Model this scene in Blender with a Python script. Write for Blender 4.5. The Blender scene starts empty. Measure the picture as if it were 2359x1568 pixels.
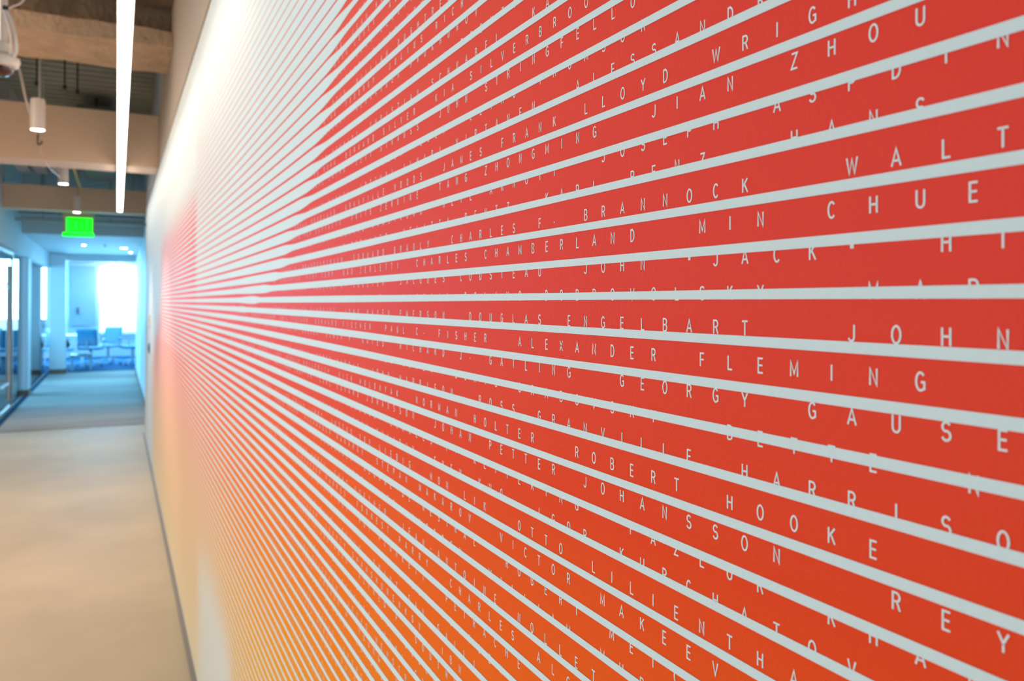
import bpy, bmesh, math, random
from mathutils import Vector, Matrix
random.seed(7)
SC = bpy.context.scene
COL = SC.collection
PI = math.pi
CH = 1.57          # lens height above the floor
WX = 0.30          # the mural wall's face

# ------------------------------------------------------------------ camera
F_PX, YAW, PITCH, ROLL, SY = 1787.3, 0.470692, -0.0058215, -0.0028978, -97.41
cam_d = bpy.data.cameras.new('camera')
cam = bpy.data.objects.new('camera', cam_d)
COL.objects.link(cam)
rv = Vector((math.cos(YAW), -math.sin(YAW), 0)); wv = Vector((math.sin(YAW), math.cos(YAW), 0)); uv = Vector((0, 0, 1))
fwd = wv * math.cos(PITCH) - uv * math.sin(PITCH)
up = uv * math.cos(PITCH) + wv * math.sin(PITCH)
ax = rv * math.cos(ROLL) - up * math.sin(ROLL)
ay = rv * math.sin(ROLL) + up * math.cos(ROLL)
m = Matrix((ax, ay, -fwd)).transposed().to_4x4()
m.translation = Vector((0, 0, CH))
cam.matrix_world = m
cam_d.sensor_width = 36.0
cam_d.lens = F_PX * 36.0 / 2359.0
cam_d.shift_y = SY / 2359.0
cam_d.clip_start = 0.02
cam_d.clip_end = 100
cam_d.dof.use_dof = True
cam_d.dof.focus_distance = 0.56
cam_d.dof.aperture_fstop = 10.5
SC.camera = cam

# ------------------------------------------------------------------ look
SC.view_settings.view_transform = 'Standard'
SC.view_settings.look = 'None'
SC.view_settings.exposure = 1.0
SC.view_settings.gamma = 1.0
SC.view_settings.use_curve_mapping = False
SC.cycles.use_denoising = True
SC.cycles.max_bounces = 8
SC.cycles.transparent_max_bounces = 16
SC.cycles.sample_clamp_indirect = 4.0

# ------------------------------------------------------------------ light
world = bpy.data.worlds.new('world')
SC.world = world
world.use_nodes = True
bg = world.node_tree.nodes['Background']
bg.inputs['Color'].default_value = (0.62, 0.82, 1.0, 1)
bg.inputs['Strength'].default_value = 0.4

def area(name, loc, target, sx, sy, power, color):
    d = bpy.data.lights.new(name, 'AREA'); d.shape = 'RECTANGLE'; d.size = sx; d.size_y = sy
    d.energy = power; d.color = color
    o = bpy.data.objects.new(name, d); COL.objects.link(o)
    o.location = loc
    o.rotation_euler = (Vector(target) - Vector(loc)).to_track_quat('-Z', 'Y').to_euler()
    return o

# cool fill light added out of view to shape the falloff along the mural
area('mural_fill', (-2.6, 1.3, 1.7), (0.3, 1.2, 1.0), 1.6, 1.6, 33, (0.68, 0.91, 1.0))
# warm fill light added out of view over the open floor on the left
area('open_office_fill', (-2.6, 5.0, 3.3), (-2.2, 5.0, 0), 1.2, 7.0, 165, (1.0, 0.80, 0.60))
# blue daylight in the rooms at the far end
area('far_daylight', (-0.4, 24.2, 1.9), (-0.4, 12.0, 1.2), 2.6, 1.6, 260, (0.26, 0.67, 1.0))
area('side_daylight', (-5.0, 16.5, 1.9), (-1.0, 16.5, 1.2), 5.0, 1.6, 300, (0.26, 0.67, 1.0))

# ------------------------------------------------------------------ materials
def mat(name, col, rough=0.6, metal=0.0, bump=0.0, bscale=40.0, var=0.0, vscale=3.0, spec=0.5, emit=None, estr=1.0):
    mt = bpy.data.materials.new(name); mt.use_nodes = True
    nt = mt.node_tree; b = nt.nodes['Principled BSDF']
    b.inputs['Base Color'].default_value = (*col, 1)
    b.inputs['Roughness'].default_value = rough
    b.inputs['Metallic'].default_value = metal
    b.inputs['Specular IOR Level'].default_value = spec
    geo = nt.nodes.new('ShaderNodeNewGeometry')
    if var > 0:
        n = nt.nodes.new('ShaderNodeTexNoise'); n.inputs['Scale'].default_value = vscale; n.inputs['Detail'].default_value = 5
        nt.links.new(geo.outputs['Position'], n.inputs['Vector'])
        r = nt.nodes.new('ShaderNodeMapRange')
        r.inputs['From Min'].default_value = 0.3; r.inputs['From Max'].default_value = 0.7
        r.inputs['To Min'].default_value = 1 - var; r.inputs['To Max'].default_value = 1 + var
        nt.links.new(n.outputs['Fac'], r.inputs['Value'])
        mx = nt.nodes.new('ShaderNodeVectorMath'); mx.operation = 'SCALE'
        mx.inputs[0].default_value = col
        nt.links.new(r.outputs['Result'], mx.inputs['Scale'])
        nt.links.new(mx.outputs['Vector'], b.inputs['Base Color'])
    if bump > 0:
        n2 = nt.nodes.new('ShaderNodeTexNoise'); n2.inputs['Scale'].default_value = bscale; n2.inputs['Detail'].default_value = 3
        nt.links.new(geo.outputs['Position'], n2.inputs['Vector'])
        bp = nt.nodes.new('ShaderNodeBump'); bp.inputs['Strength'].default_value = bump; bp.inputs['Distance'].default_value = 0.5 / bscale
        nt.links.new(n2.outputs['Fac'], bp.inputs['Height'])
        nt.links.new(bp.outputs['Normal'], b.inputs['Normal'])
    if emit:
        b.inputs['Emission Color'].default_value = (*emit, 1)
        b.inputs['Emission Strength'].default_value = estr
    return mt

def glass_mat(name, tint, refl=0.08):
    mt = bpy.data.materials.new(name); mt.use_nodes = True
    nt = mt.node_tree; nt.nodes.clear()
    out = nt.nodes.new('ShaderNodeOutputMaterial'); mix = nt.nodes.new('ShaderNodeMixShader')
    tr = nt.nodes.new('ShaderNodeBsdfTransparent'); tr.inputs['Color'].default_value = (*tint, 1)
    gl = nt.nodes.new('ShaderNodeBsdfGlossy'); gl.inputs['Roughness'].default_value = 0.02
    fr = nt.nodes.new('ShaderNodeFresnel'); fr.inputs['IOR'].default_value = 1.45
    nt.links.new(fr.outputs['Fac'], mix.inputs['Fac'])
    nt.links.new(tr.outputs[0], mix.inputs[1]); nt.links.new(gl.outputs[0], mix.inputs[2])
    nt.links.new(mix.outputs[0], out.inputs['Surface'])
    return mt

M = {
 'wall': mat('white wall paint', (0.74, 0.73, 0.70), 0.6, bump=0.15, bscale=350),
 'upper': mat('shaded wall paint', (0.44, 0.37, 0.31), 0.7),  # upper wall: shade above the lamp's cut-off put into a darker colour
 'beam': mat('beam paint', (0.74, 0.56, 0.42), 0.7),
 'firep': mat('fireproofed concrete', (0.56, 0.40, 0.28), 0.95, bump=0.8, bscale=30, var=0.16, vscale=7),  # lighter copy: light from below put into the flange colour
 'firepshade': mat('shaded rough concrete', (0.30, 0.21, 0.14), 0.95, bump=0.8, bscale=20, var=0.22, vscale=5),  # darker copy of the fireproofing: shade on the web put into the colour
 'deck': mat('metal deck', (0.34, 0.32, 0.25), 0.7, var=0.12, vscale=2),
 'greymetal': mat('galvanised metal', (0.42, 0.43, 0.44), 0.45, metal=0.3),
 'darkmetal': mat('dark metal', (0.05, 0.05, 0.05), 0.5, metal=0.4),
 'steel': mat('brushed steel', (0.55, 0.52, 0.48), 0.35, metal=0.8),
 'whiteplastic': mat('white plastic', (0.72, 0.66, 0.62), 0.4),
 'black': mat('black plastic', (0.015, 0.02, 0.02), 0.35),
 'dome': mat('smoked dome', (0.05, 0.012, 0.008), 0.06, spec=0.8),
 'threshold': mat('threshold', (0.16, 0.13, 0.10), 0.6),
 'basestrip': mat('wall base strip', (0.20, 0.17, 0.14), 0.6),
 'brownbase': mat('brown base', (0.22, 0.13, 0.09), 0.6),
 'column': mat('column paint', (0.72, 0.74, 0.76), 0.6),
 'header': mat('header paint', (0.62, 0.66, 0.68), 0.7),
 'farwall': mat('far wall paint', (0.66, 0.72, 0.76), 0.7),
 'blind': mat('roller blind fabric', (0.40, 0.48, 0.55), 0.8),
 'chairfab': mat('teal chair fabric', (0.02, 0.26, 0.42), 0.8),
 'chairpale': mat('pale chair fabric', (0.25, 0.48, 0.60), 0.8),
 'chairframe': mat('chair frame', (0.35, 0.42, 0.50), 0.4),
 'table': mat('white table top', (0.85, 0.88, 0.90), 0.35),
 'darktable': mat('dark table top', (0.03, 0.10, 0.14), 0.3),
 'bag': mat('black bag', (0.01, 0.015, 0.03), 0.7),
 'glass': glass_mat('corridor glass', (0.86, 0.97, 1.0)),
 'window': mat('daylit window', (0.8, 0.9, 1.0), 0.2, emit=(0.55, 0.93, 1.0), estr=1.6),
 'windowdim': mat('daylit side window', (0.8, 0.9, 1.0), 0.2, emit=(0.36, 0.80, 1.0), estr=1.05),
 'lamp': mat('linear lamp diffuser', (1, 1, 1), 0.5, emit=(1.0, 0.87, 0.74), estr=9.0),
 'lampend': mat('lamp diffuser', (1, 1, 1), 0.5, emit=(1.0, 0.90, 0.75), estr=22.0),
 'exitgreen': mat('exit face', (0.0, 0.5, 0.0), 0.4, emit=(0.0, 1.0, 0.0), estr=1.0),
 'exitletter': mat('exit letters', (0.0, 0.4, 0.1), 0.4, emit=(0.01, 0.20, 0.05), estr=1.0),
 'exithouse': mat('exit housing', (0.55, 0.47, 0.38), 0.5),
 'yellow': mat('yellow pipe', (0.50, 0.40, 0.03), 0.5),
}

# floor: polished concrete; carpet: banded
def floor_mats():
    mt = mat('polished concrete', (0.42, 0.345, 0.24), 0.6, spec=0.2, var=0.10, vscale=1.3, bump=0.05, bscale=60)
    ct = bpy.data.materials.new('banded carpet'); ct.use_nodes = True
    nt = ct.node_tree; b = nt.nodes['Principled BSDF']; b.inputs['Roughness'].default_value = 0.9
    geo = nt.nodes.new('ShaderNodeNewGeometry'); mp = nt.nodes.new('ShaderNodeMapping')
    mp.inputs['Scale'].default_value = (0.25, 1.0, 1.0)
    n = nt.nodes.new('ShaderNodeTexNoise'); n.inputs['Scale'].default_value = 0.9; n.inputs['Detail'].default_value = 2
    cr = nt.nodes.new('ShaderNodeValToRGB')
    cr.color_ramp.elements[0].position = 0.35; cr.color_ramp.elements[0].color = (0.26, 0.24, 0.22, 1)
    cr.color_ramp.elements[1].position = 0.65; cr.color_ramp.elements[1].color = (0.42, 0.39, 0.35, 1)
    nt.links.new(geo.outputs['Position'], mp.inputs['Vector']); nt.links.new(mp.outputs[0], n.inputs['Vector'])
    nt.links.new(n.outputs['Fac'], cr.inputs['Fac']); nt.links.new(cr.outputs[0], b.inputs['Base Color'])
    bl = mat('blue carpet', (0.012, 0.09, 0.20), 0.95, spec=0.05, bump=0.4, bscale=200)
    return mt, ct, bl
M['concrete'], M['carpet'], M['bluecarpet'] = floor_mats()

# mural colour field: red at eye height running to orange, yellow and cream at the floor
def mural_mat():
    mt = bpy.data.materials.new('mural colour field'); mt.use_nodes = True
    nt = mt.node_tree; b = nt.nodes['Principled BSDF']
    geo = nt.nodes.new('ShaderNodeNewGeometry'); sp = nt.nodes.new('ShaderNodeSeparateXYZ')
    nt.links.new(geo.outputs['Position'], sp.inputs[0])
    r = nt.nodes.new('ShaderNodeMapRange'); r.inputs['From Min'].default_value = 0; r.inputs['From Max'].default_value = 2.67
    nt.links.new(sp.outputs['Z'], r.inputs['Value'])
    cr = nt.nodes.new('ShaderNodeValToRGB'); e = cr.color_ramp.elements
    stops = [(0.0, (0.84, 0.62, 0.25)), (0.30, (0.82, 0.47, 0.08)), (0.76, (0.88, 0.34, 0.010)), (1.06, (0.93, 0.20, 0.005)),
             (1.25, (0.95, 0.125, 0.004)), (1.42, (0.88, 0.058, 0.010)), (1.58, (0.86, 0.050, 0.030)), (2.67, (0.86, 0.042, 0.026))]
    e[0].position = 0; e[0].color = (*stops[0][1], 1); e[1].position = 1; e[1].color = (*stops[-1][1], 1)
    for z, c in stops[1:-1]:
        el = e.new(z / 2.67); el.color = (*c, 1)
    nt.links.new(r.outputs[0], cr.inputs['Fac']); nt.links.new(cr.outputs[0], b.inputs['Base Color'])
    b.inputs['Roughness'].default_value = 0.6; b.inputs['Specular IOR Level'].default_value = 0.10
    n2 = nt.nodes.new('ShaderNodeTexNoise'); n2.inputs['Scale'].default_value = 420; n2.inputs['Detail'].default_value = 2
    nt.links.new(geo.outputs['Position'], n2.inputs['Vector'])
    bp = nt.nodes.new('ShaderNodeBump'); bp.inputs['Strength'].default_value = 0.35; bp.inputs['Distance'].default_value = 0.0008
    nt.links.new(n2.outputs['Fac'], bp.inputs['Height']); nt.links.new(bp.outputs['Normal'], b.inputs['Normal'])
    return mt
M['mural'] = mural_mat()
M['stripe'] = mat('mural white', (0.70, 0.735, 0.73), 0.65, spec=0.15, bump=0.2, bscale=420)
M['letter'] = mat('mural lettering', (0.76, 0.78, 0.77), 0.65, spec=0.15)

# ------------------------------------------------------------------ mesh helpers
def bx(bm, x0, x1, y0, y1, z0, z1):
    v = [bm.verts.new(p) for p in ((x0,y0,z0),(x1,y0,z0),(x1,y1,z0),(x0,y1,z0),(x0,y0,z1),(x1,y0,z1),(x1,y1,z1),(x0,y1,z1))]
    for f in ((0,3,2,1),(4,5,6,7),(0,1,5,4),(1,2,6,5),(2,3,7,6),(3,0,4,7)):
        bm.faces.new([v[i] for i in f])
    return v

def tube(bm, pts, r, n=8, cap=True):
    rings = []
    pts = [Vector(p) for p in pts]
    for i, p in enumerate(pts):
        d = (pts[min(i+1, len(pts)-1)] - pts[max(i-1, 0)]).normalized()
        a = d.cross(Vector((0, 0, 1)))
        if a.length < 1e-3: a = d.cross(Vector((0, 1, 0)))
        a.normalize(); c = d.cross(a)
        rr = r[i] if isinstance(r, (list, tuple)) else r
        rings.append([bm.verts.new(p + (a * math.cos(2*PI*k/n) + c * math.sin(2*PI*k/n)) * rr) for k in range(n)])
    for i in range(len(rings)-1):
        for k in range(n):
            bm.faces.new((rings[i][k], rings[i][(k+1) % n], rings[i+1][(k+1) % n], rings[i+1][k]))
    if cap:
        bm.faces.new(rings[0][::-1]); bm.faces.new(rings[-1])

def lathe(bm, prof, c, n=32):
    rings = []
    for r, z in prof:
        rings.append([bm.verts.new((c[0] + r*math.cos(2*PI*k/n), c[1] + r*math.sin(2*PI*k/n), c[2] + z)) for k in range(n)])
    for i in range(len(rings)-1):
        for k in range(n):
            bm.faces.new((rings[i][k], rings[i][(k+1) % n], rings[i+1][(k+1) % n], rings[i+1][k]))
    if prof[0][0] > 1e-5: bm.faces.new(rings[0][::-1])
    if prof[-1][0] > 1e-5: bm.faces.new(rings[-1])

def obj(name, bm, m, parent=None, smooth=False, bevel=0.0):
    bmesh.ops.recalc_face_normals(bm, faces=bm.faces)
    me = bpy.data.meshes.new(name); bm.to_mesh(me); bm.free()
    if smooth:
        for p in me.polygons: p.use_smooth = True
        me.set_sharp_from_angle(angle=0.7)
    me.materials.append(m)
    o = bpy.data.objects.new(name, me); COL.objects.link(o)
    if parent: o.parent = parent
    if bevel > 0:
        md = o.modifiers.new('bevel', 'BEVEL'); md.width = bevel; md.segments = 2
    return o

def box(name, x0, x1, y0, y1, z0, z1, m, parent=None, bevel=0.0):
    bm = bmesh.new(); bx(bm, x0, x1, y0, y1, z0, z1)
    return obj(name, bm, m, parent, bevel=bevel)

def struct(o):
    o['kind'] = 'structure'; return o

def thing(name, label, cat, loc=(0, 0, 0), group=None):
    o = bpy.data.objects.new(name, None); COL.objects.link(o); o.location = loc
    o.empty_display_size = 0.1
    o['label'] = label; o['category'] = cat
    if group: o['group'] = group
    return o

def sub(name, bm, m, parent, smooth=False, bevel=0.0):
    """bm is in world coordinates; the part is moved into its thing's frame"""
    w = Vector((0, 0, 0)); p = parent
    while p: w += p.location; p = p.parent
    bmesh.ops.translate(bm, verts=bm.verts, vec=-w)
    return obj(name, bm, m, parent, smooth, bevel)

def copy_tree(o, parent=None):
    c = o.copy(); COL.objects.link(c); c.parent = parent
    for ch in list(o.children): copy_tree(ch, c)
    return c

# ------------------------------------------------------------------ shell
fl = struct(box('floor', -6.5, WX + 0.2, -4.0, 11.04, -0.12, 0.0, M['concrete']))
ca = box('carpet', -1.30, 0.38, 11.06, 19.78, -0.12, 0.002, M['carpet'], fl)
bc = box('carpet', -6.5, 3.0, 19.80, 26.0, -0.12, 0.0, M['bluecarpet'], fl); bc['label'] = 'blue carpet of the far room'
lc = box('carpet', -6.5, -1.31, 11.06, 19.79, -0.12, 0.0, M['bluecarpet'], fl); lc['label'] = 'dark blue carpet behind the corridor glass'
struct(box('trim_1', -6.5, 0.38, 11.035, 11.065, -0.1, 0.006, M['threshold']))
struct(box('trim_2', WX - 0.018, WX, -3.5, 10.2, 0.0, 0.012, M['basestrip']))

struct(box('wall_right', WX + 0.001, WX + 0.22, -4.0, 10.2, 0.0, 2.67, M['wall']))
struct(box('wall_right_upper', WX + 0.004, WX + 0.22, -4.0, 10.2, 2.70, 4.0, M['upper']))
struct(box('trim_shade_gap', WX + 0.012, WX + 0.2, -4.0, 10.2, 2.67, 2.70, M['darkmetal']))  # dark strip stands in for the shade just above the mural's top edge
wf = struct(box('wall_right_far', 0.38, 0.60, 10.21, 19.79, 0.0, 4.0, M['column']))
struct(box('trim_4', 0.372, 0.38, 11.1, 19.7, 0.0, 0.09, M['brownbase']))
struct(box('wall_left', -6.6, -6.5, -4.0, 26.0, 0.0, 4.0, M['farwall']))
struct(box('wall_back', -6.6, WX + 0.3, -4.1, -4.0, 0.0, 4.0, M['wall']))
# left side: bulkhead above the corridor glass
struct(box('wall_left_header', -1.46, -1.30, 11.35, 19.75, 2.30, 3.9, M['header']))
struct(box('wall_far_header', -6.5, 0.60, 19.80, 19.92, 2.47, 3.9, M['column']))
# far wall with window openings
WZ0, WZ1 = 0.66, 2.62
openings = [(-4.2, -2.36), (-1.56, -1.27), (-0.48, 0.54)]
bm = bmesh.new()
bx(bm, -6.5, 3.0, 25.0, 25.2, 0.0, WZ0); bx(bm, -6.5, 3.0, 25.0, 25.2, WZ1, 3.9)
xs = [-6.5] + [v for o_ in openings for v in o_] + [3.0]
for i in range(0, len(xs), 2): bx(bm, xs[i], xs[i+1], 25.0, 25.2, WZ0, WZ1)
struct(obj('wall_far', bm, M['farwall']))
for i, (a, b_) in enumerate(openings):
    w = struct(box('window_%d' % (i+1), a, b_, 25.08, 25.12, WZ0, WZ1, M['window'] if i != 0 else M['windowdim']))
    bmf = bmesh.new()
    for (p, q) in ((a, a+0.04), (b_-0.04, b_)): bx(bmf, p, q, 25.03, 25.08, WZ0, WZ1)
    bx(bmf, a, b_, 25.03, 25.08, WZ0, WZ0+0.04); bx(bmf, a, b_, 25.03, 25.08, WZ1-0.04, WZ1)
    if i == 0: bx(bmf, -2.64, -2.60, 25.03, 25.08, WZ0, WZ1)
    obj('window_frame', bmf, M['column'], w)
    box('window_sill', a-0.04, b_+0.04, 24.9, 25.0, WZ0-0.04, WZ0, M['column'], w)
struct(box('wall_right_room', 2.9, 3.0, 19.92, 25.0, 0.0, 3.9, M['farwall']))
struct(box('wall_far_right', 0.60, 3.0, 19.80, 19.92, 0.0, 3.9, M['farwall']))

# ceiling: corrugated metal deck with ribs across the corridor
bm = bmesh.new(); prof = []; y = -4.0
while y < 13.9:
    prof += [(y, 3.62), (y+0.07, 3.62), (y+0.09, 3.68), (y+0.15, 3.68)]; y += 0.17
lo = [[bm.verts.new((x, p[0], p[1])) for p in prof] for x in (-6.5, WX + 0.3)]
for i in range(len(prof)-1): bm.faces.new((lo[0][i], lo[0][i+1], lo[1][i+1], lo[1][i]))
ce = struct(obj('ceiling', bm, M['deck']))
box('slab', -6.6, WX + 0.4, -4.1, 14.0, 3.70, 3.8, M['deck'], ce)
cs = struct(box('ceiling_soffit', -1.30, 0.38, 14.0, 19.79, 2.61, 2.72, M['header']))
box('soffit_face', -1.30, 0.38, 13.96, 14.0, 2.61, 3.7, M['header'], cs)
struct(box('ceiling_room', -6.5, 3.0, 19.92, 25.0, 2.75, 2.85, M['farwall']))
struct(box('ceiling_side_room', -6.5, -1.46, 11.3, 19.9, 2.65, 2.75, M['farwall']))

# ------------------------------------------------------------------ beams
def rough_box(name, x0, x1, y0, y1, z0, z1, m, parent, amp=0.012, step=0.05):
    bm = bmesh.new(); bx(bm, x0, x1, y0, y1, z0, z1)
    for axis, a0, a1, st in ((0, x0, x1, step), (1, y0, y1, step), (2, z0, z1, step)):
        n = max(1, int((a1-a0)/st))
        for k in range(1, n):
            c = a0 + (a1-a0)*k/n
            co = [0, 0, 0]; no = [0, 0, 0]; co[axis] = c; no[axis] = 1
            bmesh.ops.bisect_plane(bm, geom=bm.verts[:]+bm.edges[:]+bm.faces[:], plane_co=co, plane_no=no)
    rnd = random.Random(3)
    for v in bm.verts:
        n = math.sin(v.co.x*9.1+v.co.y*5)*0.5 + math.sin(v.co.x*23+v.co.z*17)*0.3 + rnd.uniform(-.5, .5)
        v.co.z += amp*n; v.co.y += amp*n*0.7
    return obj(name, bm, m, parent, smooth=True)
gd = struct(box('beam_girder_web', -6.5, WX, 5.46, 5.66, 3.24, 3.62, M['firepshade'])); gd.name = 'beam'
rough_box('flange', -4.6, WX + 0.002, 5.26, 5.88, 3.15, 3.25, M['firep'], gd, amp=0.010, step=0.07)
rough_box('slab_soffit', -4.6, WX + 0.002, 2.2, 5.46, 3.45, 3.62, M['firepshade'], gd, amp=0.012, step=0.10)
b1 = struct(box('beam', -6.5, WX + 0.003, 7.10, 7.45, 2.68, 3.12, M['beam'], bevel=0.004))
b2 = struct(box('beam', -1.44, 0.379, 11.60, 11.85, 2.75, 3.06, M['beam'], bevel=0.004))
b3 = struct(box('beam', -1.30, 0.379, 13.0, 13.06, 2.72, 2.76, M['greymetal']))

# ------------------------------------------------------------------ mural
PITCH_S, Z_S = 0.0248750, CH + 0.00485     # stripe pitch and the centre of stripe 0
ROW_P, ROW_Z = 0.0191110, CH + 0.05941     # lettering rows
CELL, Y_A = 0.0226199, 0.40386             # monospaced letter cells

def lerp_tab(t, x):
    if x <= t[0][0]: return t[0][1]
    for (a, p), (b, q) in zip(t, t[1:]):
        if x <= b: return p + (q-p)*(x-a)/(b-a)
    return t[-1][1]
def sm(a, b, x):
    t = max(0.0, min(1.0, (x-a)/(b-a))); return t*t*(3-2*t)
R_NEAR = [(0.3, .785), (0.5, .785), (0.77, .715), (0.92, .665), (1.17, .585), (1.67, .51), (2.6, .50), (6, .47)]
EDGE = [(1.36, 4.2), (1.44, 3.0), (1.51, 2.45), (1.56, 2.05), (1.59, 1.82), (1.64, 1.60), (1.71, 1.50), (1.73, 1.43), (1.79, 1.32), (1.91, 1.23), (2.02, 1.13), (2.3, 0.92), (2.7, 0.70)]
def red_frac(y, z):
    near = lerp_tab(R_NEAR, y)
    near += (0.74-near)*sm(0.9, 1.2, y)*sm(1.38, 0.95, z)*(1-0.6*sm(1.8, 3.0, y)) if near < 0.74 else 0
    thin = max(0.05, min(0.24, 0.24 - 0.24*(z-1.60)))
    if z < 1.66: thin += 0.20*sm(2.0, 2.3, y)*sm(1.70, 1.56, z)
    e = lerp_tab(EDGE, z) if z > 1.36 else 9.0
    r = near + (thin-near)*sm(e-0.06, e+0.06, y)
    # picture returns further down the corridor
    far = 0.50 * sm(2.16, 1.90, z)
    r = r + (far-r)*sm(3.50, 3.62, y)*(1 if z > 1.3 else 0)
    if z <= 1.3: r = r + (0.60-r)*sm(3.6, 4.2, y)
    # pale patch near the floor
    p = sm(2.25, 2.5, y)*sm(3.55, 3.2, y)*sm(0.74 - 0.10*abs(y-2.9), 0.44 - 0.10*abs(y-2.9), z)
    r = r + (0.20-r)*p
    # fades to bare white towards the end of the wall, higher up first
    ye = 6.0 + 1.6*sm(1.7, 0.9, z)
    r *= 1 - sm(ye, ye + 1.0, y)
    return max(0.0, r)

mural = thing('wall_mural', 'wall mural of white stripes and names over red running down to orange and yellow', 'mural', (WX, 0, 0))
bm = bmesh.new(); bx(bm, WX - 0.0006, WX + 0.0004, -1.5, 8.8, 0.028, 2.640)
cf = sub('colour_field', bm, M['mural'], mural); cf['label'] = 'painted field graded from red through orange to yellow'
ys = []; y = -1.5
while y < 8.9:
    ys.append(y); y += 0.02 if y > 0 and y < 2.2 else (0.05 if y < 4.5 else 0.12)
ys.append(8.9)
n_top = int((2.66 - Z_S)/PITCH_S); n_bot = int((Z_S - 0.03)/PITCH_S)
for i in range(-n_top, n_bot+1):
    zc = Z_S - i*PITCH_S
    bm = bmesh.new(); prev = None; pw = None
    for k, y in enumerate(ys):
        w = 1 - red_frac(y, zc)
        if k not in (0, len(ys)-1) and abs(w-pw[0]) < 0.004 and abs(w - pw[1]) < 0.004 and abs(w - (1 - red_frac(ys[k+1], zc))) < 0.004: continue
        h = PITCH_S*0.5*min(1.0, w)
        a = bm.verts.new((WX - 0.0010, y, zc-h)); b_ = bm.verts.new((WX - 0.0010, y, zc+h))
        if prev: bm.faces.new((prev[0], a, b_, prev[1]))
        prev = (a, b_); pw = (w, w)
    sub('white_stripe', bm, M['stripe'], mural)

# lettering: narrow grotesque capitals drawn as ribbons, one glyph per cell
def arc(cx, cy, rx, ry, a0, a1, n=6):
    return [(cx + rx*math.cos(math.radians(a0+(a1-a0)*k/n)), cy + ry*math.sin(math.radians(a0+(a1-a0)*k/n))) for k in range(n+1)]
W = 0.25; HW = W
G = {
 'A': [[(-.29,0),(0,1),(.29,0)], [(-.19,.32),(.19,.32)]],
 'B': [[(-.22,0),(-.22,1)]+[(0,1)]+arc(.02,.76,.19,.24,90,-90)+[(-.22,.52)], [(0,.52)]+arc(.02,.26,.22,.26,90,-90)+[(-.22,0)]],
 'C': [arc(0,.5,.25,.5,42,318,16)],
 'D': [[(-.22,0),(-.22,1),(-.06,1)]+arc(-.06,.5,.31,.5,90,-90,12)+[(-.22,0)]],
 'E': [[(.22,0),(-.20,0),(-.20,1),(.22,1)], [(-.20,.52),(.18,.52)]],
 'F': [[(-.20,0),(-.20,1),(.22,1)], [(-.20,.52),(.18,.52)]],
 'G': [arc(0,.5,.26,.5,42,298,16)+[(.24,.10),(.24,.47),(.03,.47)]],
 'H': [[(-.23,0),(-.23,1)],[(.23,0),(.23,1)],[(-.23,.52),(.23,.52)]],
 'I': [[(0,0),(0,1)]],
 'J': [[(.16,1)]+arc(-.04,.24,.20,.24,0,-165,6)],
 'K': [[(-.22,0),(-.22,1)],[(.24,1),(-.20,.42)],[(-.06,.60),(.26,0)]],
 'L': [[(-.18,1),(-.18,0),(.24,0)]],
 'M': [[(-.29,0),(-.29,1),(0,.18),(.29,1),(.29,0)]],
 'N': [[(-.23,0),(-.23,1),(.23,0),(.23,1)]],
 'O': [arc(0,.5,.27,.5,0,360,22)],
 'P': [[(-.22,0),(-.22,1),(0,1)]+arc(.02,.74,.21,.26,90,-90)+[(-.22,.48)]],
 'Q': [arc(0,.5,.27,.5,0,360,22), [(.06,.2),(.28,-.06)]],
 'R': [[(-.22,0),(-.22,1),(0,1)]+arc(.01,.75,.21,.25,90,-90)+[(-.22,.50)], [(.04,.50),(.24,0)]],
 'S': [arc(0,.745,.22,.255,25,250,7)+arc(0,.265,.24,.265,70,-160,7)],
 'T': [[(-.28,1),(.28,1)],[(0,1),(0,0)]],
 'U': [[(-.23,1)]+arc(0,.28,.23,.28,180,360,8)+[(.23,1)]],
 'V': [[(-.27,1),(0,0),(.27,1)]],
 'W': [[(-.38,1),(-.19,0),(0,.9),(.19,0),(.38,1)]],
 'X': [[(-.26,1),(.26,0)],[(.26,1),(-.26,0)]],
 'Y': [[(-.27,1),(0,.46),(.27,1)],[(0,.46),(0,0)]],
 'Z': [[(-.23,1),(.24,1),(-.25,0),(.25,0)]],
 '.': [[(0,.28),(0,.41)]],
 '-': [[(-.12,.42),(.12,.42)]],
 '"': [[(-.07,.80),(-.07,.54)],[(.07,.80),(.07,.54)]],
}
G['@'] = G['O'] + [[(-.12,1.13),(-.12,1.24)],[(.12,1.13),(.12,1.24)]]     # O with diaeresis
SW = 0.062
def ribbon(pts, sw):
    """mitred strip along a 2-D polyline -> (verts, quads)"""
    out = []; n = len(pts)
    closed = (abs(pts[0][0]-pts[-1][0]) < 1e-6 and abs(pts[0][1]-pts[-1][1]) < 1e-6)
    for i in range(n):
        p = Vector(pts[i])
        pa = Vector(pts[i-1]) if i > 0 else (Vector(pts[-2]) if closed else None)
        pb = Vector(pts[i+1]) if i < n-1 else (Vector(pts[1]) if closed else None)
        d1 = (p-pa).normalized() if pa else None; d2 = (pb-p).normalized() if pb else None
        if d1 is None: d1 = d2; 
        if d2 is None: d2 = d1
        n1 = Vector((-d1.y, d1.x)); n2 = Vector((-d2.y, d2.x))
        mt = n1 + n2
        if mt.length < 0.3: mt = n1.copy()
        mt.normalize(); s = sw/max(0.45, mt.dot(n1))
        out.append((p - mt*s, p + mt*s))
    return out
GL = {}
for ch, strokes in G.items():
    vs, fs = [], []
    for st in strokes:
        rb = ribbon(st, SW*1.25 if ch == '.' else SW); base = len(vs)
        for a, b_ in rb: vs += [a, b_]
        for i in range(len(rb)-1):
            fs.append((base+2*i, base+2*i+2, base+2*i+3, base+2*i+1))
    GL[ch] = (vs, fs)
CAP = 0.305*PITCH_S*0.985

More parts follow.
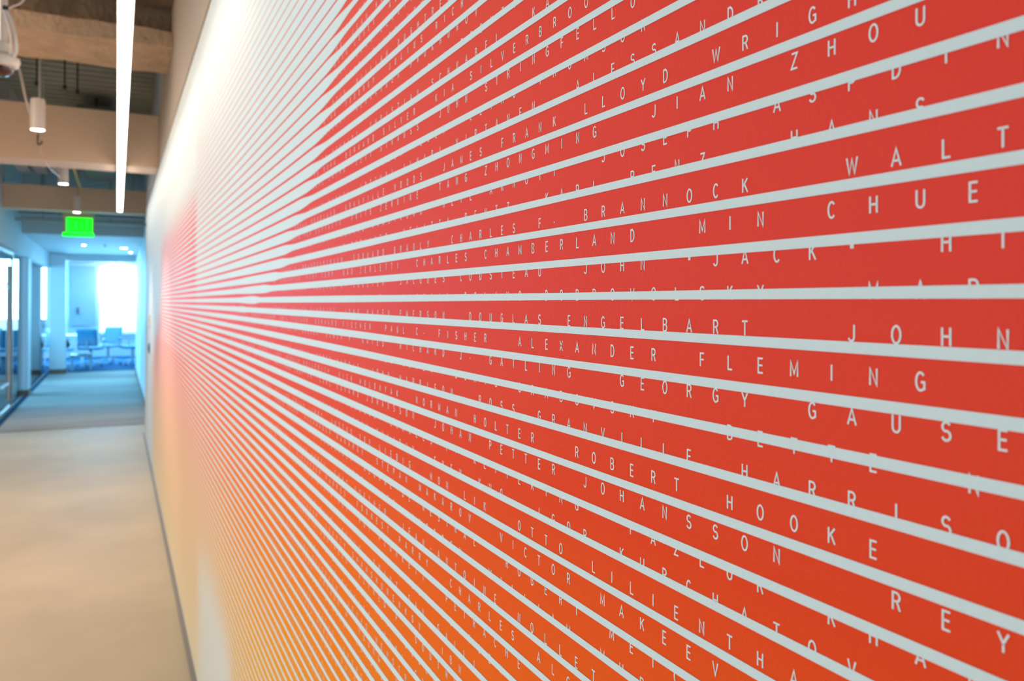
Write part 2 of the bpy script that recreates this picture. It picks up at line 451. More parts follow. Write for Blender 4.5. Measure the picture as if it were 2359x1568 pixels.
# (row, text, index of the anchor letter in the text, cell of that letter) - cells count leftwards
ROWS = [
 (-22, 'LENOIR  FRANK MARS  EDOUARD MARTEL', 30, 34), (-21, 'VICTOR LAVRENTYEV  IRVING LANGMUIR', 30, 28.5), (-20, 'SERGEI KOROLEV  STEPHANIE KWOLEK', 30, 27),
 (-19, 'IVAN KNUNYANTS  WILLEM KOLFF  KLIMOV', 30, 27.5), (-18, 'WHITCOMB JUDSON  MIKHAIL KALASHNIKOV', 30, 24), (-17, 'FREDERICK JONES  JEAN HOERNI', 24, 23.5),
 (-16, 'EDWIN LAND  OLEG LOSEV  AUGUSTE', 21, 26), (-15, 'JAMES MAXWELL  JEAN LENOIR  JOHN L', 18, 26.5), (-14, 'SAMUEL MORSE  SIMON NEWCOMB  PAUL N', 20, 20),
 (-13, 'ELISHA OTIS  WILLIAM OUGHTRED', 27, 15.5), (-12, 'FEDOROV  JULIUS RICHARD PETRI', 14, 18), (-11, 'ALEXANDER PROKHOROV  PERCY', 18, 11.5),
 (-10, 'OLE ROEMER  WILHELM ROENTGEN  PAUL', 19, 14), (-9, 'WILLIAM SCHMIDT  CHRISTIAN SCHNABEL  KARL', 34, 9.5),
 (-8, 'BERNARD SILVER  KIA SILVERBROOK', 25, 7), (-7, 'LEVI STRAUSS  JOHN STRINGFELLOW', 26, 3.5), (-6, 'NIKOLA TESLA  ELIHU THOMSON  JOHN', 24, 2),
 (-5, 'ARTTURI ILMARI VIRTANEN  ALESSANDRO VOLTA', 25, 3.5), (-4, 'NORMAN WOODLAND  GRANVILLE WOODS  JAMES FRANK LLOYD WRIGHT', 49, 0),
 (-3, 'FERDINAND VON ZEPPELIN  FRITS ZERNIKE  TANG ZHONGMING  JIAN ZHOU', 52, 2.5), (-2, 'EDWIN HOWARD ARMSTRONG  NEIL ARNOTT  JOSEPH ASPDIN', 34, 5),
 (-1, 'BERBERIAN  EMILE BERLINER  MELITTA BENTZ  KARL BENZ  HANS', 39, 8.5), (0, 'JACQUES E. BRANDENBERGER  EDOUARD BRANLY  CHARLES F. BRANNOCK  WALTER', 53, 3),
 (1, 'WALTER HOUSER  CERVANTES  VINT CERF  UGO CERLETTI  CHARLES CHAMBERLAND  MIN CHUEH', 69, 0.5),
 (2, 'WALLACE H. COULTER  JACQUES COUSTEAU  JOHN "JACK" HIGHTOWER', 40, 1),
 (3, 'CARL DJERASSI  RAY DOLBY  MIKHAIL DOLIVO-DOBROVOLSKY  MARION', 50, -3.5),
 (4, 'JANE EINTHOVEN  WILLEM ELMQVIST  JOHN HAVEN EMERSON  DOUGLAS ENGELBART  JOHN ERICSSON', 65, 0),
 (5, 'HERMANN FISCHER  EMIL FISCHER  GERHARD FISCHER  PAUL C. FISHER  ALEXANDER FLEMING', 72, -0.5),
 (6, 'ANTONIO GARCIA  GALILEO  URIEL G. GASSER  ELMER R. GATES  RICHARD J. GATLING  GEORGY GAUSE', 75, 4),
 (7, 'CHARLES GOODYEAR  GORDON GOULD  JAMES GOWER  BORIS GRABOVSKY  BETTE NESMITH', 59, -0.5),
 (8, 'WALTER HARRIS  GEOFF HARRIS  JOHN HARRISON  ROSS GRANVILLE HARRISON', 58, -3),
 (9, 'HERMAN HOLLERITH  NICK HOLONYAK  NORMAN HOLTER  ROBERT HOOKE', 53, -1.5),
 (10, 'WHITCOMB JUDY JR  CARL EDVARD JOHANSSON  JOHAN PETTER JOHANSSON  REYNOLD', 54, 3),
 (11, 'EUGENE KASPERSKY  JOHN HARVEY KELLOGG  CHARLES F. KETTERING  FAZLUR KHAN', 58, 3.5),
 (12, 'ANDREI KOLMOGOROV  IVAN KULIBIN  SHEN KUO  IGOR KURCHATOV  RAY', 45, 4),
 (13, 'WILLARD FRANK LIBBY  JUSTUS VON LIEBIG  HON LIK  OTTO LILIENTHAL', 54, 2.5),
 (14, 'JAMES MAJOR  ALEXANDER MAKAROV  STEPAN MAKAROV  VICTOR MAKEEV', 55, 2),
 (15, 'OTTO MERGENTHALER  FRANK MESSERLEY  GEORGE DE MESTRAL  ROBERT METCALFE', 62, 1.5),
 (16, 'CHARLES MORTON  KARY MULLIS  ROBERT MUNRO  MURDOCH  WILLIAM MURDOCH', 60, 2),
 (17, 'ISAAC NEWTON  THOMAS NOBEL  EMMY NOETHER  JEAN-ANTOINE NOLLET', 60, 2.5),
 (18, 'DENIS M. PAPIN  ALEXANDER PARKES  FORREST PARRY  CHARLES ALGERNON PARSONS', 59, 4),
 (19, 'FRANK PIASECKI  IVAN PLOTNIKOV  ROY PLUNKETT  PETRACHE POENARU', 53, 7.5),
 (20, 'OLAF ROENTGEN  JAMES RUSSELL  WILHELM RONTGEN  RUDOLF', 45, 8),
 (21, 'ANDREI SAKHAROV  JONAS SALK  SALLY  FRANZ SAN GALLI', 50, 11.5),
 (22, 'CLAUDE E SEYMOUR  LEONTY SHAMSHURENKOV  IBN AL-SHATIR', 36, 19),
 (23, 'LYMAN SPITZER  JOHNNIE SOUTHERN  ALFRED P. SOUTHWICK', 41, 20.5),
 (24, 'SIMON STEVIN  VLADIMIR SHUKHOV  JOSEPH SWAN', 40, 12),
 (25, 'VON SZILARD  LEO TESSIER  YURI STARTSEV', 29, 20.5),
 (26, 'JAMES WATT  VON WELSBACH  JONAS WENSTR@M', 38, 19), (27, 'ZHANG YONG  ARTHUR M. YOUNG  VLADIMIR', 26, 24.5),
]
FILL = ['JOHN BARDEEN', 'EMILE BAUDOT', 'LOUIS BRAILLE', 'GEORGE CAYLEY', 'GASPARD CORIOLIS', 'RUDOLF DIESEL', 'JAMES DEWAR', 'MICHAEL FARADAY', 'PHILO FARNSWORTH',
        'ROBERT GODDARD', 'ELISHA GRAY', 'HEINRICH HERTZ', 'ELIAS HOWE', 'CHRISTIAAN HUYGENS', 'FREDERIC IVES', 'KARL JATHO', 'HEDY LAMARR', 'ADA LOVELACE', 'THEODORE MAIMAN',
        'GUGLIELMO MARCONI', 'ALFRED NOBEL', 'ELISHA OTIS', 'BLAISE PASCAL', 'IGNAZ PLEYEL', 'OTTO ROHM', 'ERNST RUSKA', 'WERNER VON SIEMENS', 'LEO SZILARD', 'ALAN TURING', 'FELIX WANKEL', 'KONRAD ZUSE', 'VLADIMIR ZWORYKIN']
for k in range(28, 62):
    a, b_, c = (FILL[(k*j + j*j) % len(FILL)] for j in (3, 5, 7))
    ROWS.append((k, a + '  ' + b_ + '  ' + c, 20, 38 + (k % 2)*0.5 + (k-28)*0.6//1))
fi = 0; LET = []
for k, text, i0, n0 in ROWS:
    if k % 2 and n0 == int(n0): n0 += 0.5
    if not (k % 2) and n0 != int(n0): n0 -= 0.5
    n_first = n0 + i0                      # cell of the first letter
    while n_first < 100:
        s = FILL[(fi*11 + 5) % len(FILL)]; fi += 1
        text = s + '  ' + text; n_first += len(s) + 2
    zb = ROW_Z - k*ROW_P
    for j, ch in enumerate(text):
        if ch == ' ' or ch not in GL: continue
        yc = Y_A + (n_first - j)*CELL
        if yc < 0.12 or yc > 2.45: continue
        # the names are printed in the red only: skip letters lost in the white
        if red_frac(yc, zb + CAP/2) < 0.34: continue
        LET.append((yc, zb, ch))

# what shows largest in the frame first: the 300 nearest letters are parts, the rest one joined part
def in_frame(yc, zc):
    v = Vector((WX, yc, zc - CH)); dpt = v.dot(fwd)
    u_, w_ = F_PX*v.dot(ax)/dpt + 1179.5, 784 + SY - F_PX*v.dot(ay)/dpt
    return -20 < u_ < 2380 and -25 < w_ < 1590
LET.sort(key=lambda q: (not in_frame(q[0], q[1]), q[0]))
GM = {}
def glyph_mesh(ch):
    if ch not in GM:
        vs, fs = GL[ch]; me = bpy.data.meshes.new('letter')
        me.from_pydata([(0, -v.x*CAP, v.y*CAP) for v in vs], [], fs); me.materials.append(M['letter']); GM[ch] = me
    return GM[ch]
for yc, zb, ch in LET[:300]:
    o = bpy.data.objects.new('letter', glyph_mesh(ch)); COL.objects.link(o); o.parent = mural
    o.location = (-0.0008, yc, zb)
verts, faces = [], []
for yc, zb, ch in LET[300:]:
    vs, fs = GL[ch]; base = len(verts)
    verts += [(-0.0008, yc - v.x*CAP, zb + v.y*CAP) for v in vs]
    faces += [tuple(base+q for q in f) for f in fs]
me = bpy.data.meshes.new('small_lettering'); me.from_pydata(verts, [], faces); me.materials.append(M['letter'])
o = bpy.data.objects.new('small_lettering', me); COL.objects.link(o); o.parent = mural; o['kind'] = 'stuff'

# ------------------------------------------------------------------ wall devices
t = thing('light_switch', 'small black switch plate at the far end of the mural wall', 'switch', (WX, 8.78, 1.09))
bm = bmesh.new(); bx(bm, WX - 0.010, WX - 0.001, 8.72, 8.84, 1.04, 1.15); sub('plate', bm, M['black'], t, bevel=0.003)
bm = bmesh.new(); bx(bm, WX - 0.016, WX - 0.010, 8.76, 8.80, 1.07, 1.12); sub('rocker', bm, M['black'], t, bevel=0.002)
t = thing('thermostat', 'small white thermostat above the black switch plate', 'thermostat', (WX, 8.82, 1.36))
bm = bmesh.new(); bx(bm, WX - 0.014, WX - 0.001, 8.76, 8.88, 1.30, 1.44); sub('housing', bm, M['whiteplastic'], t, bevel=0.004)
bm = bmesh.new(); bx(bm, WX - 0.016, WX - 0.014, 8.79, 8.85, 1.37, 1.41); sub('display', bm, M['greymetal'], t)

# ------------------------------------------------------------------ linear pendant
LX, LZ = 0.022, 2.62
t = thing('linear_pendant', 'long glowing linear pendant light hung along the mural wall', 'ceiling light', (LX, 5.9, LZ))
bm = bmesh.new()
bx(bm, LX-0.028, LX+0.028, 1.9, 10.15, LZ+0.012, LZ+0.075)
sub('housing', bm, M['whiteplastic'], t, bevel=0.003)
bm = bmesh.new()
bx(bm, LX-0.024, LX+0.024, 1.903, 10.147, LZ, LZ+0.012)
sub('diffuser', bm, M['lamp'], t)
for y in (2.6, 4.6, 6.6, 9.4):
    bm = bmesh.new(); tube(bm, [(LX, y, LZ+0.075), (LX, y, 3.62)], 0.0015, 6); sub('suspension_wire', bm, M['greymetal'], t)

# ------------------------------------------------------------------ cylinder pendants
def cylinder_light(x, y, label, group):
    z = 2.69
    t = thing('cylinder_pendant', label, 'ceiling light', (x, y, z), group)
    bm = bmesh.new(); lathe(bm, [(0.036, 0.006), (0.0425, 0.0), (0.0425, 0.20), (0.039, 0.204), (0.012, 0.206)], (x, y, z), 32); sub('housing', bm, M['whiteplastic'], t, smooth=True)
    bm = bmesh.new(); lathe(bm, [(0.0, 0.002), (0.037, 0.002), (0.037, 0.006), (0.0, 0.006)], (x, y, z), 24); sub('diffuser', bm, M['lampend'], t)
    bm = bmesh.new(); tube(bm, [(x+0.01, y, z+0.20), (x+0.01, y, 3.62)], 0.006, 8); sub('stem', bm, M['greymetal'], t, smooth=True)
    d = bpy.data.lights.new('spot', 'SPOT'); d.energy = 55; d.color = (1.0, 0.80, 0.58); d.spot_size = 1.7; d.spot_blend = 0.6; d.shadow_soft_size = 0.03
    o = bpy.data.objects.new('spot', d); COL.objects.link(o); o.parent = t; o.location = (0, 0, -0.01)
    return t
cylinder_light(-0.47, 5.93, 'white cylinder pendant light in front of the wide beige beam, the nearest one', 'cylinder pendants')
cylinder_light(-0.465, 8.55, 'middle white cylinder pendant light, just beyond the wide beige beam', 'cylinder pendants')
cylinder_light(-0.46, 11.20, 'farthest white cylinder pendant light, above the green exit sign', 'cylinder pendants')

# ------------------------------------------------------------------ exit sign
ex, ey = -0.47, 12.0
t = thing('exit_sign', 'glowing green exit sign hanging under the second beam', 'exit sign', (ex, ey, 2.43))
bm = bmesh.new(); bx(bm, ex-0.19, ex+0.19, ey-0.03, ey+0.03, 2.70, 2.80); sub('housing', bm, M['exithouse'], t, bevel=0.004)
bm = bmesh.new(); bx(bm, ex-0.145, ex+0.165, ey-0.008, ey+0.008, 2.50, 2.70); sub('face_panel', bm, M['exitgreen'], t)
bm = bmesh.new(); bx(bm, ex-0.19, ex+0.185, ey-0.015, ey+0.015, 2.445, 2.495); sub('lower_bar', bm, M['exitgreen'], t, bevel=0.006)
bm = bmesh.new(); bx(bm, ex-0.185, ex-0.15, ey-0.006, ey+0.006, 2.50, 2.70); bx(bm, ex+0.168, ex+0.185, ey-0.006, ey+0.006, 2.50, 2.70); sub('side_bracket', bm, M['exithouse'], t)
bm = bmesh.new(); tube(bm, [(ex, ey, 2.80), (ex, ey, 3.62)], 0.008, 8); sub('stem', bm, M['greymetal'], t)
bm = bmesh.new()
for ch, cx in (('E', -0.105), ('X', -0.032), ('I', 0.035), ('T', 0.10)):
    vs, fs = GL[ch]; V = [bm.verts.new((ex + cx + v.x*0.10, ey - 0.009, 2.535 + v.y*0.125)) for v in vs]
    for f in fs: bm.faces.new([V[q] for q in f])
sub('lettering', bm, M['exitletter'], t)

# ------------------------------------------------------------------ dome camera
dx, dy, dz = -0.475, 4.20, 2.665
t = thing('dome_camera', 'white ceiling mounted dome security camera with dark red dome', 'security camera', (dx, dy, dz))
bm = bmesh.new(); lathe(bm, [(0.052, -0.030), (0.066, -0.022), (0.074, 0.0), (0.070, 0.016), (0.055, 0.028), (0.045, 0.032)], (dx, dy, dz), 40); sub('housing', bm, M['whiteplastic'], t, smooth=True)
bm = bmesh.new(); lathe(bm, [(0.0, -0.072)] + [(0.050*math.sin(a*PI/16), -0.030-0.042*math.cos(a*PI/16)) for a in range(1, 9)] + [(0.0, -0.03)], (dx, dy, dz), 32); sub('dome', bm, M['dome'], t, smooth=True)
bm = bmesh.new(); lathe(bm, [(0.045, 0.032), (0.045, 0.075), (0.018, 0.082), (0.018, 0.09)], (dx, dy, dz), 32); sub('mount', bm, M['whiteplastic'], t, smooth=True)
bm = bmesh.new(); tube(bm, [(dx+0.006, dy, dz+0.085), (dx+0.006, dy, 3.45)], 0.017, 14); sub('pole', bm, M['whiteplastic'], t, smooth=True)
def cable(name, pts, r, m, parent, sub_n=8):
    P = [Vector(p) for p in pts]; out = []
    for i in range(len(P)-1):
        p0, p1, p2, p3 = P[max(i-1, 0)], P[i], P[i+1], P[min(i+2, len(P)-1)]
        for q in range(sub_n):
            s = q/sub_n
            out.append(0.5*((2*p1)+(-p0+p2)*s+(2*p0-5*p1+4*p2-p3)*s*s+(-p0+3*p1-3*p2+p3)*s**3))
    out.append(P[-1])
    bm = bmesh.new(); tube(bm, out, r, 8)
    return sub(name, bm, m, parent, smooth=True)
cable('cable', [(-0.455, 4.1, 2.87), (-0.440, 4.1, 2.855), (-0.421, 4.1, 2.80), (-0.410, 4.1, 2.74), (-0.412, 4.12, 2.69), (-0.43, 4.15, 2.675)], 0.007, M['whiteplastic'], t)
cable('cable', [(-0.458, 4.1, 2.87), (-0.442, 4.1, 2.82), (-0.432, 4.1, 2.76), (-0.430, 4.12, 2.70), (-0.44, 4.15, 2.68)], 0.006, M['whiteplastic'], t)
bm = bmesh.new(); bx(bm, -0.462, -0.440, 4.09, 4.11, 2.865, 2.885); sub('clip', bm, M['darkmetal'], t, bevel=0.003)
cable('cable', [(-0.45, 4.1, 2.87), (-0.42, 4.1, 2.89), (-0.385, 4.1, 2.92), (-0.35, 4.1, 3.02), (-0.34, 4.1, 3.46)], 0.004, M['whiteplastic'], t)

# ------------------------------------------------------------------ services overhead
t = thing('power_cable', 'pale cable sagging from the ceiling to the nearest cylinder pendant', 'cable', (-0.58, 6.0, 3.3))
cable('cable', [(-0.68, 6.05, 3.62), (-0.63, 6.05, 3.3), (-0.575, 6.0, 3.07), (-0.545, 5.97, 2.92), (-0.515, 5.955, 2.80)], 0.008, M['whiteplastic'], t)
t = thing('cable', 'thin white cable draped past the middle cylinder pendant', 'cable', (-0.5, 8.5, 2.8))
cable('lead', [(-0.62, 8.3, 3.62), (-0.60, 8.3, 3.1), (-0.575, 8.4, 2.92), (-0.55, 8.45, 2.84), (-0.50, 8.5, 2.80)], 0.006, M['whiteplastic'], t)
t = thing('cable_hanger', 'small dark hook and cable clip hanging under the nearest cylinder pendant', 'hanger', (-0.56, 7.05, 2.75))
cable('hook', [(-0.553, 7.02, 2.87), (-0.556, 7.02, 2.80), (-0.545, 7.02, 2.785), (-0.53, 7.02, 2.80), (-0.533, 7.02, 2.815)], 0.006, M['darkmetal'], t)
cable('lead', [(-0.545, 7.04, 2.79), (-0.535, 7.06, 2.74), (-0.50, 7.3, 2.66), (-0.46, 8.0, 2.68)], 0.004, M['whiteplastic'], t)

for (x0, lb) in ((-1.12, 'grey rectangular duct overhead, the one nearer the corridor glass'), (-0.935, 'grey rectangular duct overhead, the one nearer the cylinder pendants')):
    t = thing('air_duct', lb, 'duct', (x0, 9.5, 3.2), 'ducts between the beams')
    bm = bmesh.new(); bx(bm, x0, x0+0.145, 7.46, 11.59, 3.2, 3.34); sub('duct_body', bm, M['greymetal'], t, bevel=0.004)
    for y in (8.2, 9.4, 10.6):
        bm = bmesh.new(); bx(bm, x0-0.006, x0+0.151, y, y+0.03, 3.194, 3.346); sub('joint_flange', bm, M['greymetal'], t)
t = thing('yellow_pipe', 'yellow pipe dropping beside the middle cylinder pendant', 'pipe', (-0.40, 9.4, 3.2))
bm = bmesh.new(); tube(bm, [(-0.42, 9.4, 3.62), (-0.42, 9.4, 3.02), (-0.42, 9.5, 2.99), (-0.42, 11.55, 2.99)], 0.012, 8); sub('pipe_run', bm, M['yellow'], t, smooth=True)
# deck services in the bay past the rough girder
for (x, y, h, lb) in ((-0.53, 6.6, 3.14, 'thin dark hanger rod over the nearest cylinder pendant'), (-0.36, 6.7, 3.16, 'dark threaded rod hanging in the deck bay, middle one'), (-0.28, 6.8, 3.16, 'dark threaded rod hanging in the deck bay, right one')):
    t = thing('hanger_rod', lb, 'rod', (x, y, h), 'hanger rods in the deck bay')
    bm = bmesh.new(); tube(bm, [(x, y, h), (x, y, 3.63)], 0.006, 6); sub('rod', bm, M['darkmetal'], t)
    bm = bmesh.new(); tube(bm, [(x, y, h+0.0), (x, y, h+0.03)], 0.014, 6); sub('nut', bm, M['darkmetal'], t)
t = thing('junction_box', 'small grey junction box fixed under the metal deck', 'junction box', (-0.30, 6.55, 3.40))
bm = bmesh.new(); bx(bm, -0.36, -0.24, 6.5, 6.62, 3.36, 3.46); sub('box', bm, M['greymetal'], t, bevel=0.004)
bm = bmesh.new(); tube(bm, [(-0.30, 6.56, 3.46), (-0.30, 6.56, 3.63)], 0.008, 6); sub('rod', bm, M['darkmetal'], t)
t = thing('conduit', 'pale conduit run dropping beside the darkened upper wall', 'conduit', (0.16, 6.4, 3.3))
bm = bmesh.new(); tube(bm, [(0.17, 6.1, 3.60), (0.17, 7.05, 3.52)], 0.012, 8); sub('pipe_run', bm, M['greymetal'], t, smooth=True)
bm = bmesh.new(); tube(bm, [(0.20, 6.1, 3.58), (0.20, 7.05, 3.50)], 0.014, 8); sub('pipe_run', bm, M['darkmetal'], t, smooth=True)
# dark plant in the second bay
t = thing('fan_coil_unit', 'dark grey air handling unit hidden above the second beam', 'air handling unit', (-0.1, 9.0, 3.15))
bm = bmesh.new(); bx(bm, -0.36, -0.02, 8.6, 11.2, 3.12, 3.48); sub('casing', bm, mat('unit casing', (0.10, 0.13, 0.14), 0.5), t, bevel=0.006)
bm = bmesh.new(); bx(bm, -0.32, -0.22, 8.58, 8.60, 3.20, 3.30); bx(bm, -0.16, -0.06, 8.58, 8.60, 3.20, 3.30); sub('grille', bm, M['greymetal'], t)
for y in (8.9, 10.9):
    bm = bmesh.new(); tube(bm, [(-0.2, y, 3.48), (-0.2, y, 3.63)], 0.008, 6); sub('hanger', bm, M['darkmetal'], t)
# pipes across the third bay
for (y, z, r, mm, lb) in ((13.3, 2.86, 0.022, 'greymetal', 'upper grey pipe crossing behind the exit sign'), (13.6, 2.80, 0.028, 'column', 'lower pale pipe crossing behind the exit sign')):
    t = thing('pipe', lb, 'pipe', (-0.4, y, z), 'pipes crossing behind the exit sign')
    bm = bmesh.new(); tube(bm, [(-1.29, y, z), (0.37, y, z)], r, 10); sub('pipe_run', bm, M[mm], t, smooth=True)
    for x in (-1.0, -0.1):
        bm = bmesh.new(); tube(bm, [(x, y, z), (x, y, 3.62)], 0.005, 6); sub('hanger', bm, M['darkmetal'], t)
t = thing('cable_tray', 'dark cable tray crossing behind the exit sign', 'cable tray', (0.1, 12.6, 2.95))
bm = bmesh.new(); bx(bm, -1.05, 0.36, 12.5, 12.8, 2.92, 2.93); bx(bm, -1.05, 0.36, 12.5, 12.51, 2.92, 3.0); bx(bm, -1.05, 0.36, 12.79, 12.8, 2.92, 3.0); sub('tray', bm, M['darkmetal'], t)
for x in (-0.9, 0.2):
    bm = bmesh.new(); tube(bm, [(x, 12.65, 2.93), (x, 12.65, 3.62)], 0.005, 6); sub('hanger', bm, M['greymetal'], t)

# recessed downlights in the far soffit
for (x, y, s, lb) in ((0.11, 16.84, 0.055, 'brightest recessed downlight in the far soffit'), (-0.55, 16.3, 0.03, 'dimmer recessed downlight left of the bright one'), (0.25, 18.3, 0.03, 'recessed downlight nearest the far right wall')):
    t = thing('recessed_downlight', lb, 'ceiling light', (x, y, 2.61), 'downlights in the far soffit')
    bm = bmesh.new(); lathe(bm, [(s+0.02, -0.004), (s+0.02, 0.0), (s, 0.0), (s, -0.004)], (x, y, 2.61), 24); sub('rim', bm, M['whiteplastic'], t)
    bm = bmesh.new(); lathe(bm, [(0.0, -0.006), (s, -0.006), (s, -0.001), (0.0, -0.001)], (x, y, 2.61), 24); sub('diffuser', bm, M['lampend'] , t)
t = thing('sprinkler_head', 'small sprinkler head under the far soffit', 'sprinkler', (-0.2, 16.0, 2.60))
bm = bmesh.new(); tube(bm, [(-0.2, 16.0, 2.609), (-0.2, 16.0, 2.57)], 0.012, 8); sub('body', bm, M['darkmetal'], t)
bm = bmesh.new(); lathe(bm, [(0.03, 0), (0.03, 0.004)], (-0.2, 16.0, 2.565), 12); sub('deflector', bm, M['greymetal'], t)

# ------------------------------------------------------------------ corridor glass
def pane(name, x0, x1, y0, y1, z0, z1, label):
    o = box(name, x0, x1, y0, y1, z0, z1, M['glass']); o['label'] = label; o['category'] = 'glass panel'
    o['group'] = 'glass panels of the corridor'; return o
pane('glass_panel', -1.395, -1.385, 13.60, 15.05, 0.02, 2.30, 'clear glass panel between the framed glass door and the white column')
pane('glass_panel', -1.395, -1.385, 15.55, 19.70, 0.02, 2.30, 'long clear glass panel beyond the white column')
pane('glass_panel', -0.98, 0.37, 19.85, 19.86, 0.02, 2.47, 'clear glass partition closing the far end of the corridor')
# framed door
t = thing('glass_door', 'steel framed glass door with a tall pull bar on the left of the corridor', 'door', (-1.39, 12.6, 0))
bm = bmesh.new(); bx(bm, -1.394, -1.386, 11.47, 12.45, 0.10, 2.24); sub('pane', bm, M['glass'], t)
for (y0, y1, z0, z1, nm) in ((11.42, 11.47, 0.02, 2.29, 'stile'), (13.52, 13.57, 0.02, 2.29, 'stile'), (11.47, 13.52, 0.02, 0.06, 'rail'), (11.47, 13.52, 2.25, 2.29, 'rail')):
    bm = bmesh.new(); bx(bm, -1.41, -1.37, y0, y1, z0, z1); sub(nm, bm, M['steel'], t)
bm = bmesh.new(); bx(bm, -1.394, -1.386, 12.46, 13.52, 0.06, 2.25); sub('pane', bm, M['glass'], t)
h = bmesh.new(); tube(h, [(-1.30, 12.33, 0.24), (-1.30, 12.33, 2.05)], 0.022, 10); pb = sub('pull_bar', h, M['steel'], t, smooth=True)
h = bmesh.new(); tube(h, [(-1.30, 12.33, 0.47), (-1.30, 11.50, 0.47)], 0.018, 8); sub('cross_bar', h, M['steel'], t, smooth=True)
h = bmesh.new(); tube(h, [(-1.30, 12.33, 1.76), (-1.30, 11.50, 1.76)], 0.014, 8); sub('cross_bar', h, M['steel'], t, smooth=True)
for z in (0.5, 1.8):
    h = bmesh.new(); tube(h, [(-1.30, 12.33, z), (-1.39, 12.33, z)], 0.012, 8); sub('standoff', h, M['steel'], t)

# columns
def column(x0, x1, y0, y1, z1, label):
    t = thing('column', label, 'column', ((x0+x1)/2, (y0+y1)/2, 0))
    bm = bmesh.new(); bx(bm, x0, x1, y0, y1, 0.10, z1); sub('shaft', bm, M['column'], t, bevel=0.01)
    bm = bmesh.new(); bx(bm, x0-0.01, x1+0.01, y0-0.01, y1+0.01, 0.0, 0.10); sub('base', bm, M['brownbase'], t)
column(-1.62, -1.31, 15.08, 15.52, 2.299, 'white square column standing in the corridor glass on the left')
column(-1.30, -1.00, 19.40, 19.78, 2.60, 'pale column with brown base at the far end of the corridor')
struct(box('trim_5', -1.40, -1.37, 11.2, 19.4, 0.0, 0.02, M['basestrip']))

# ------------------------------------------------------------------ far rooms
def office_chair(x, y, rz, fab, label, group):
    t = thing('office_chair', label, 'chair', (0, 0, 0), group)
    bm = bmesh.new(); bx(bm, -0.24, 0.24, -0.23, 0.24, 0.41, 0.48); sub('seat', bm, fab, t, bevel=0.025)
    bm = bmesh.new()
    n = 6; P = []
    for i in range(n+1):
        s = i/n; P.append((0.24+0.10*s*s, 0.50+0.42*s))
    vv = [[bm.verts.new((xx, yy, zz)) for xx in (-0.22, -0.1, 0.1, 0.22)] for yy, zz in P]
    for i in range(n):
        for j in range(3): bm.faces.new((vv[i][j], vv[i][j+1], vv[i+1][j+1], vv[i+1][j]))
    bk = sub('backrest', bm, fab, t, smooth=True); md = bk.modifiers.new('solid', 'SOLIDIFY'); md.thickness = 0.03
    bm = bmesh.new(); tube(bm, [(0, 0.05, 0.41), (0, 0.27, 0.42), (0, 0.33, 0.62)], 0.018, 8); sub('back_support', bm, M['chairframe'], t, smooth=True)
    bm = bmesh.new(); tube(bm, [(0, 0, 0.12), (0, 0, 0.41)], 0.03, 10); sub('gas_column', bm, M['chairframe'], t, smooth=True)
    for s in (-1, 1):
        bm = bmesh.new(); tube(bm, [(s*0.22, 0.02, 0.44), (s*0.28, 0.02, 0.46), (s*0.28, 0.02, 0.64), (s*0.28, -0.14, 0.66), (s*0.28, 0.14, 0.66)], 0.014, 8); sub('armrest', bm, M['chairframe'], t, smooth=True)
    for k in range(5):
        a = 2*PI*k/5 + 0.3
        bm = bmesh.new(); tube(bm, [(0, 0, 0.13), (0.28*math.cos(a), 0.28*math.sin(a), 0.07)], [0.024, 0.014], 8)
        leg = sub('leg', bm, M['chairframe'], t, smooth=True)
        bm = bmesh.new(); tube(bm, [(0.28*math.cos(a)-0.012, 0.28*math.sin(a), 0.028), (0.28*math.cos(a)+0.012, 0.28*math.sin(a), 0.028)], 0.028, 10)
        sub('caster', bm, M['darkmetal'], leg, smooth=True)
    t.location = (x, y, 0); t.rotation_euler = (0, 0, rz)
    return t
gA = 'office chairs in the far room'
office_chair(-0.56, 21.3, 2.9, M['chairfab'], 'dark teal office chair behind the low dark table, facing the table', gA)
office_chair(-0.20, 22.2, -0.4, M['chairpale'], 'pale blue office chair right of the dark teal one, below the bright window', gA)
office_chair(0.35, 21.5, -1.2, M['chairfab'], 'office chair at the right edge of the far room beside the wall', gA)
office_chair(-1.20, 21.0, 1.2, M['chairpale'], 'pale office chair at the left of the far room behind the corridor column', gA)
gB = 'office chairs in the side room'
office_chair(-2.15, 17.0, 0.4, M['chairfab'], 'teal office chair behind the glass left of the white square column', gB)
office_chair(-2.9, 18.4, -0.6, M['chairfab'], 'office chair seen through the framed glass door', gB)
office_chair(-1.85, 19.3, -0.9, M['chairfab'], 'teal office chair behind the long glass panel past the white column', gB)

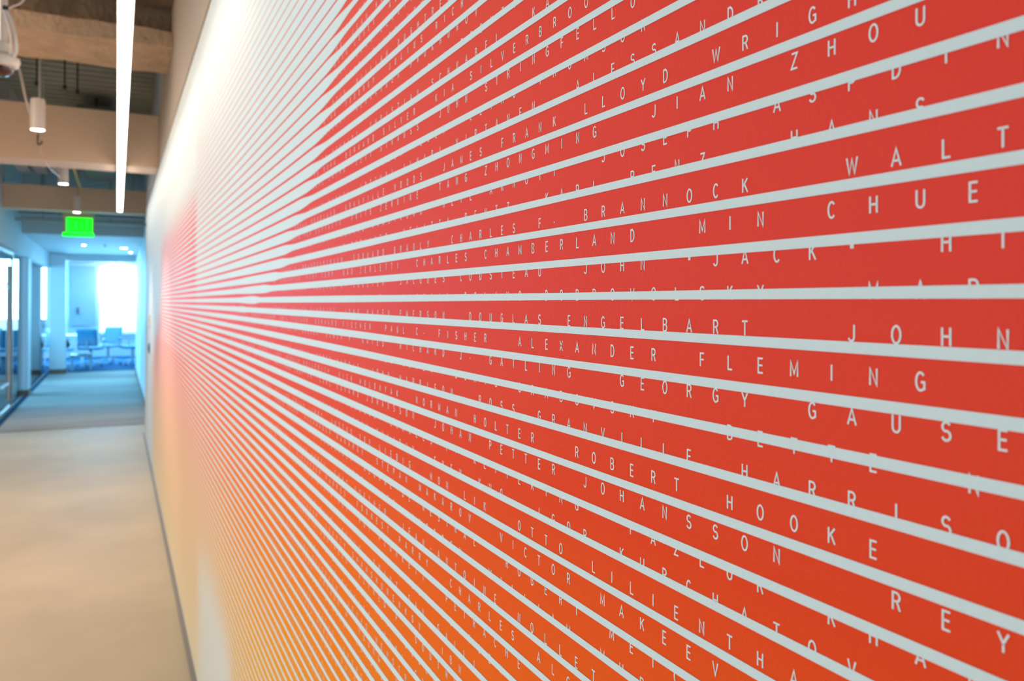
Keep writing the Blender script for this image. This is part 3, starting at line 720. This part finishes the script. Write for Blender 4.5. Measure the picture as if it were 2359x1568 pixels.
def table(x0, x1, y0, y1, h, m, label, legc='chairframe'):
    t = thing('table', label, 'table', ((x0+x1)/2, (y0+y1)/2, 0))
    bm = bmesh.new(); bx(bm, x0, x1, y0, y1, h-0.04, h); sub('table_top', bm, m, t, bevel=0.006)
    for x in (x0+0.04, x1-0.04):
        for y in (y0+0.04, y1-0.04):
            bm = bmesh.new(); bx(bm, x-0.02, x+0.02, y-0.02, y+0.02, 0, h-0.04); sub('leg', bm, m if legc is None else M[legc], t)
table(-1.25, -0.74, 22.0, 22.6, 0.74, M['table'], 'white table with square legs behind the teal chair in the far room', None)
table(-0.95, -0.50, 20.15, 20.6, 0.36, M['darktable'], 'low dark coffee table near the far glass partition')
table(-2.3, -1.62, 17.8, 18.5, 0.80, M['table'], 'white table in the side room behind the long glass panel', None)
t = thing('shoulder_bag', 'black bag lying on the pale chair at the left of the far room', 'bag', (-1.0, 20.75, 0.48))
bm = bmesh.new(); lathe(bm, [(0.0, 0.0), (0.10, 0.0), (0.14, 0.05), (0.13, 0.12), (0.06, 0.19), (0.0, 0.20)], (-1.12, 20.98, 0.482), 16)
for v in bm.verts: v.co.y = 20.98 + (v.co.y-20.98)*0.5
sub('bag_body', bm, M['bag'], t, smooth=True)
cable('strap', [(-1.22, 20.98, 0.60), (-1.18, 20.98, 0.74), (-1.06, 20.98, 0.74), (-1.02, 20.98, 0.60)], 0.008, M['bag'], t)
t = thing('roller_blind', 'grey blue roller blind hanging between the two far windows', 'blind', (-0.9, 24.95, 2.6))
bm = bmesh.new(); bx(bm, -1.15, -0.55, 24.94, 24.95, 0.9, 2.58); sub('fabric', bm, M['blind'], t)
bm = bmesh.new(); tube(bm, [(-1.17, 24.94, 2.61), (-0.53, 24.94, 2.61)], 0.035, 12); sub('roller', bm, M['column'], t, smooth=True)
t = thing('wall_telephone', 'small dark wall mounted phone between the far windows', 'telephone', (-0.95, 24.92, 1.3))
bm = bmesh.new(); bx(bm, -1.0, -0.9, 24.90, 24.938, 1.22, 1.42); sub('body', bm, M['greymetal'], t, bevel=0.005)
bm = bmesh.new(); bx(bm, -1.0, -0.965, 24.87, 24.90, 1.24, 1.40); sub('handset', bm, M['black'], t, bevel=0.005)
t = thing('strip_reflection', 'vertical reflection drawn as a glowing strip in front of the right far window', 'ceiling light', (-0.05, 24.6, 2.5))
t['label'] = 'reflection built as a slim glowing tube before the right far window'; t['category'] = 'light'
bm = bmesh.new(); tube(bm, [(-0.02, 24.8, 1.6), (-0.02, 24.8, 2.58)], 0.045, 12); sub('tube', bm, M['lampend'], t, smooth=True)  # glowing tube stands in for a bright vertical reflection
bm = bmesh.new(); tube(bm, [(-0.02, 24.8, 2.58), (-0.02, 24.8, 2.75)], 0.02, 8); sub('bracket', bm, M['greymetal'], t)
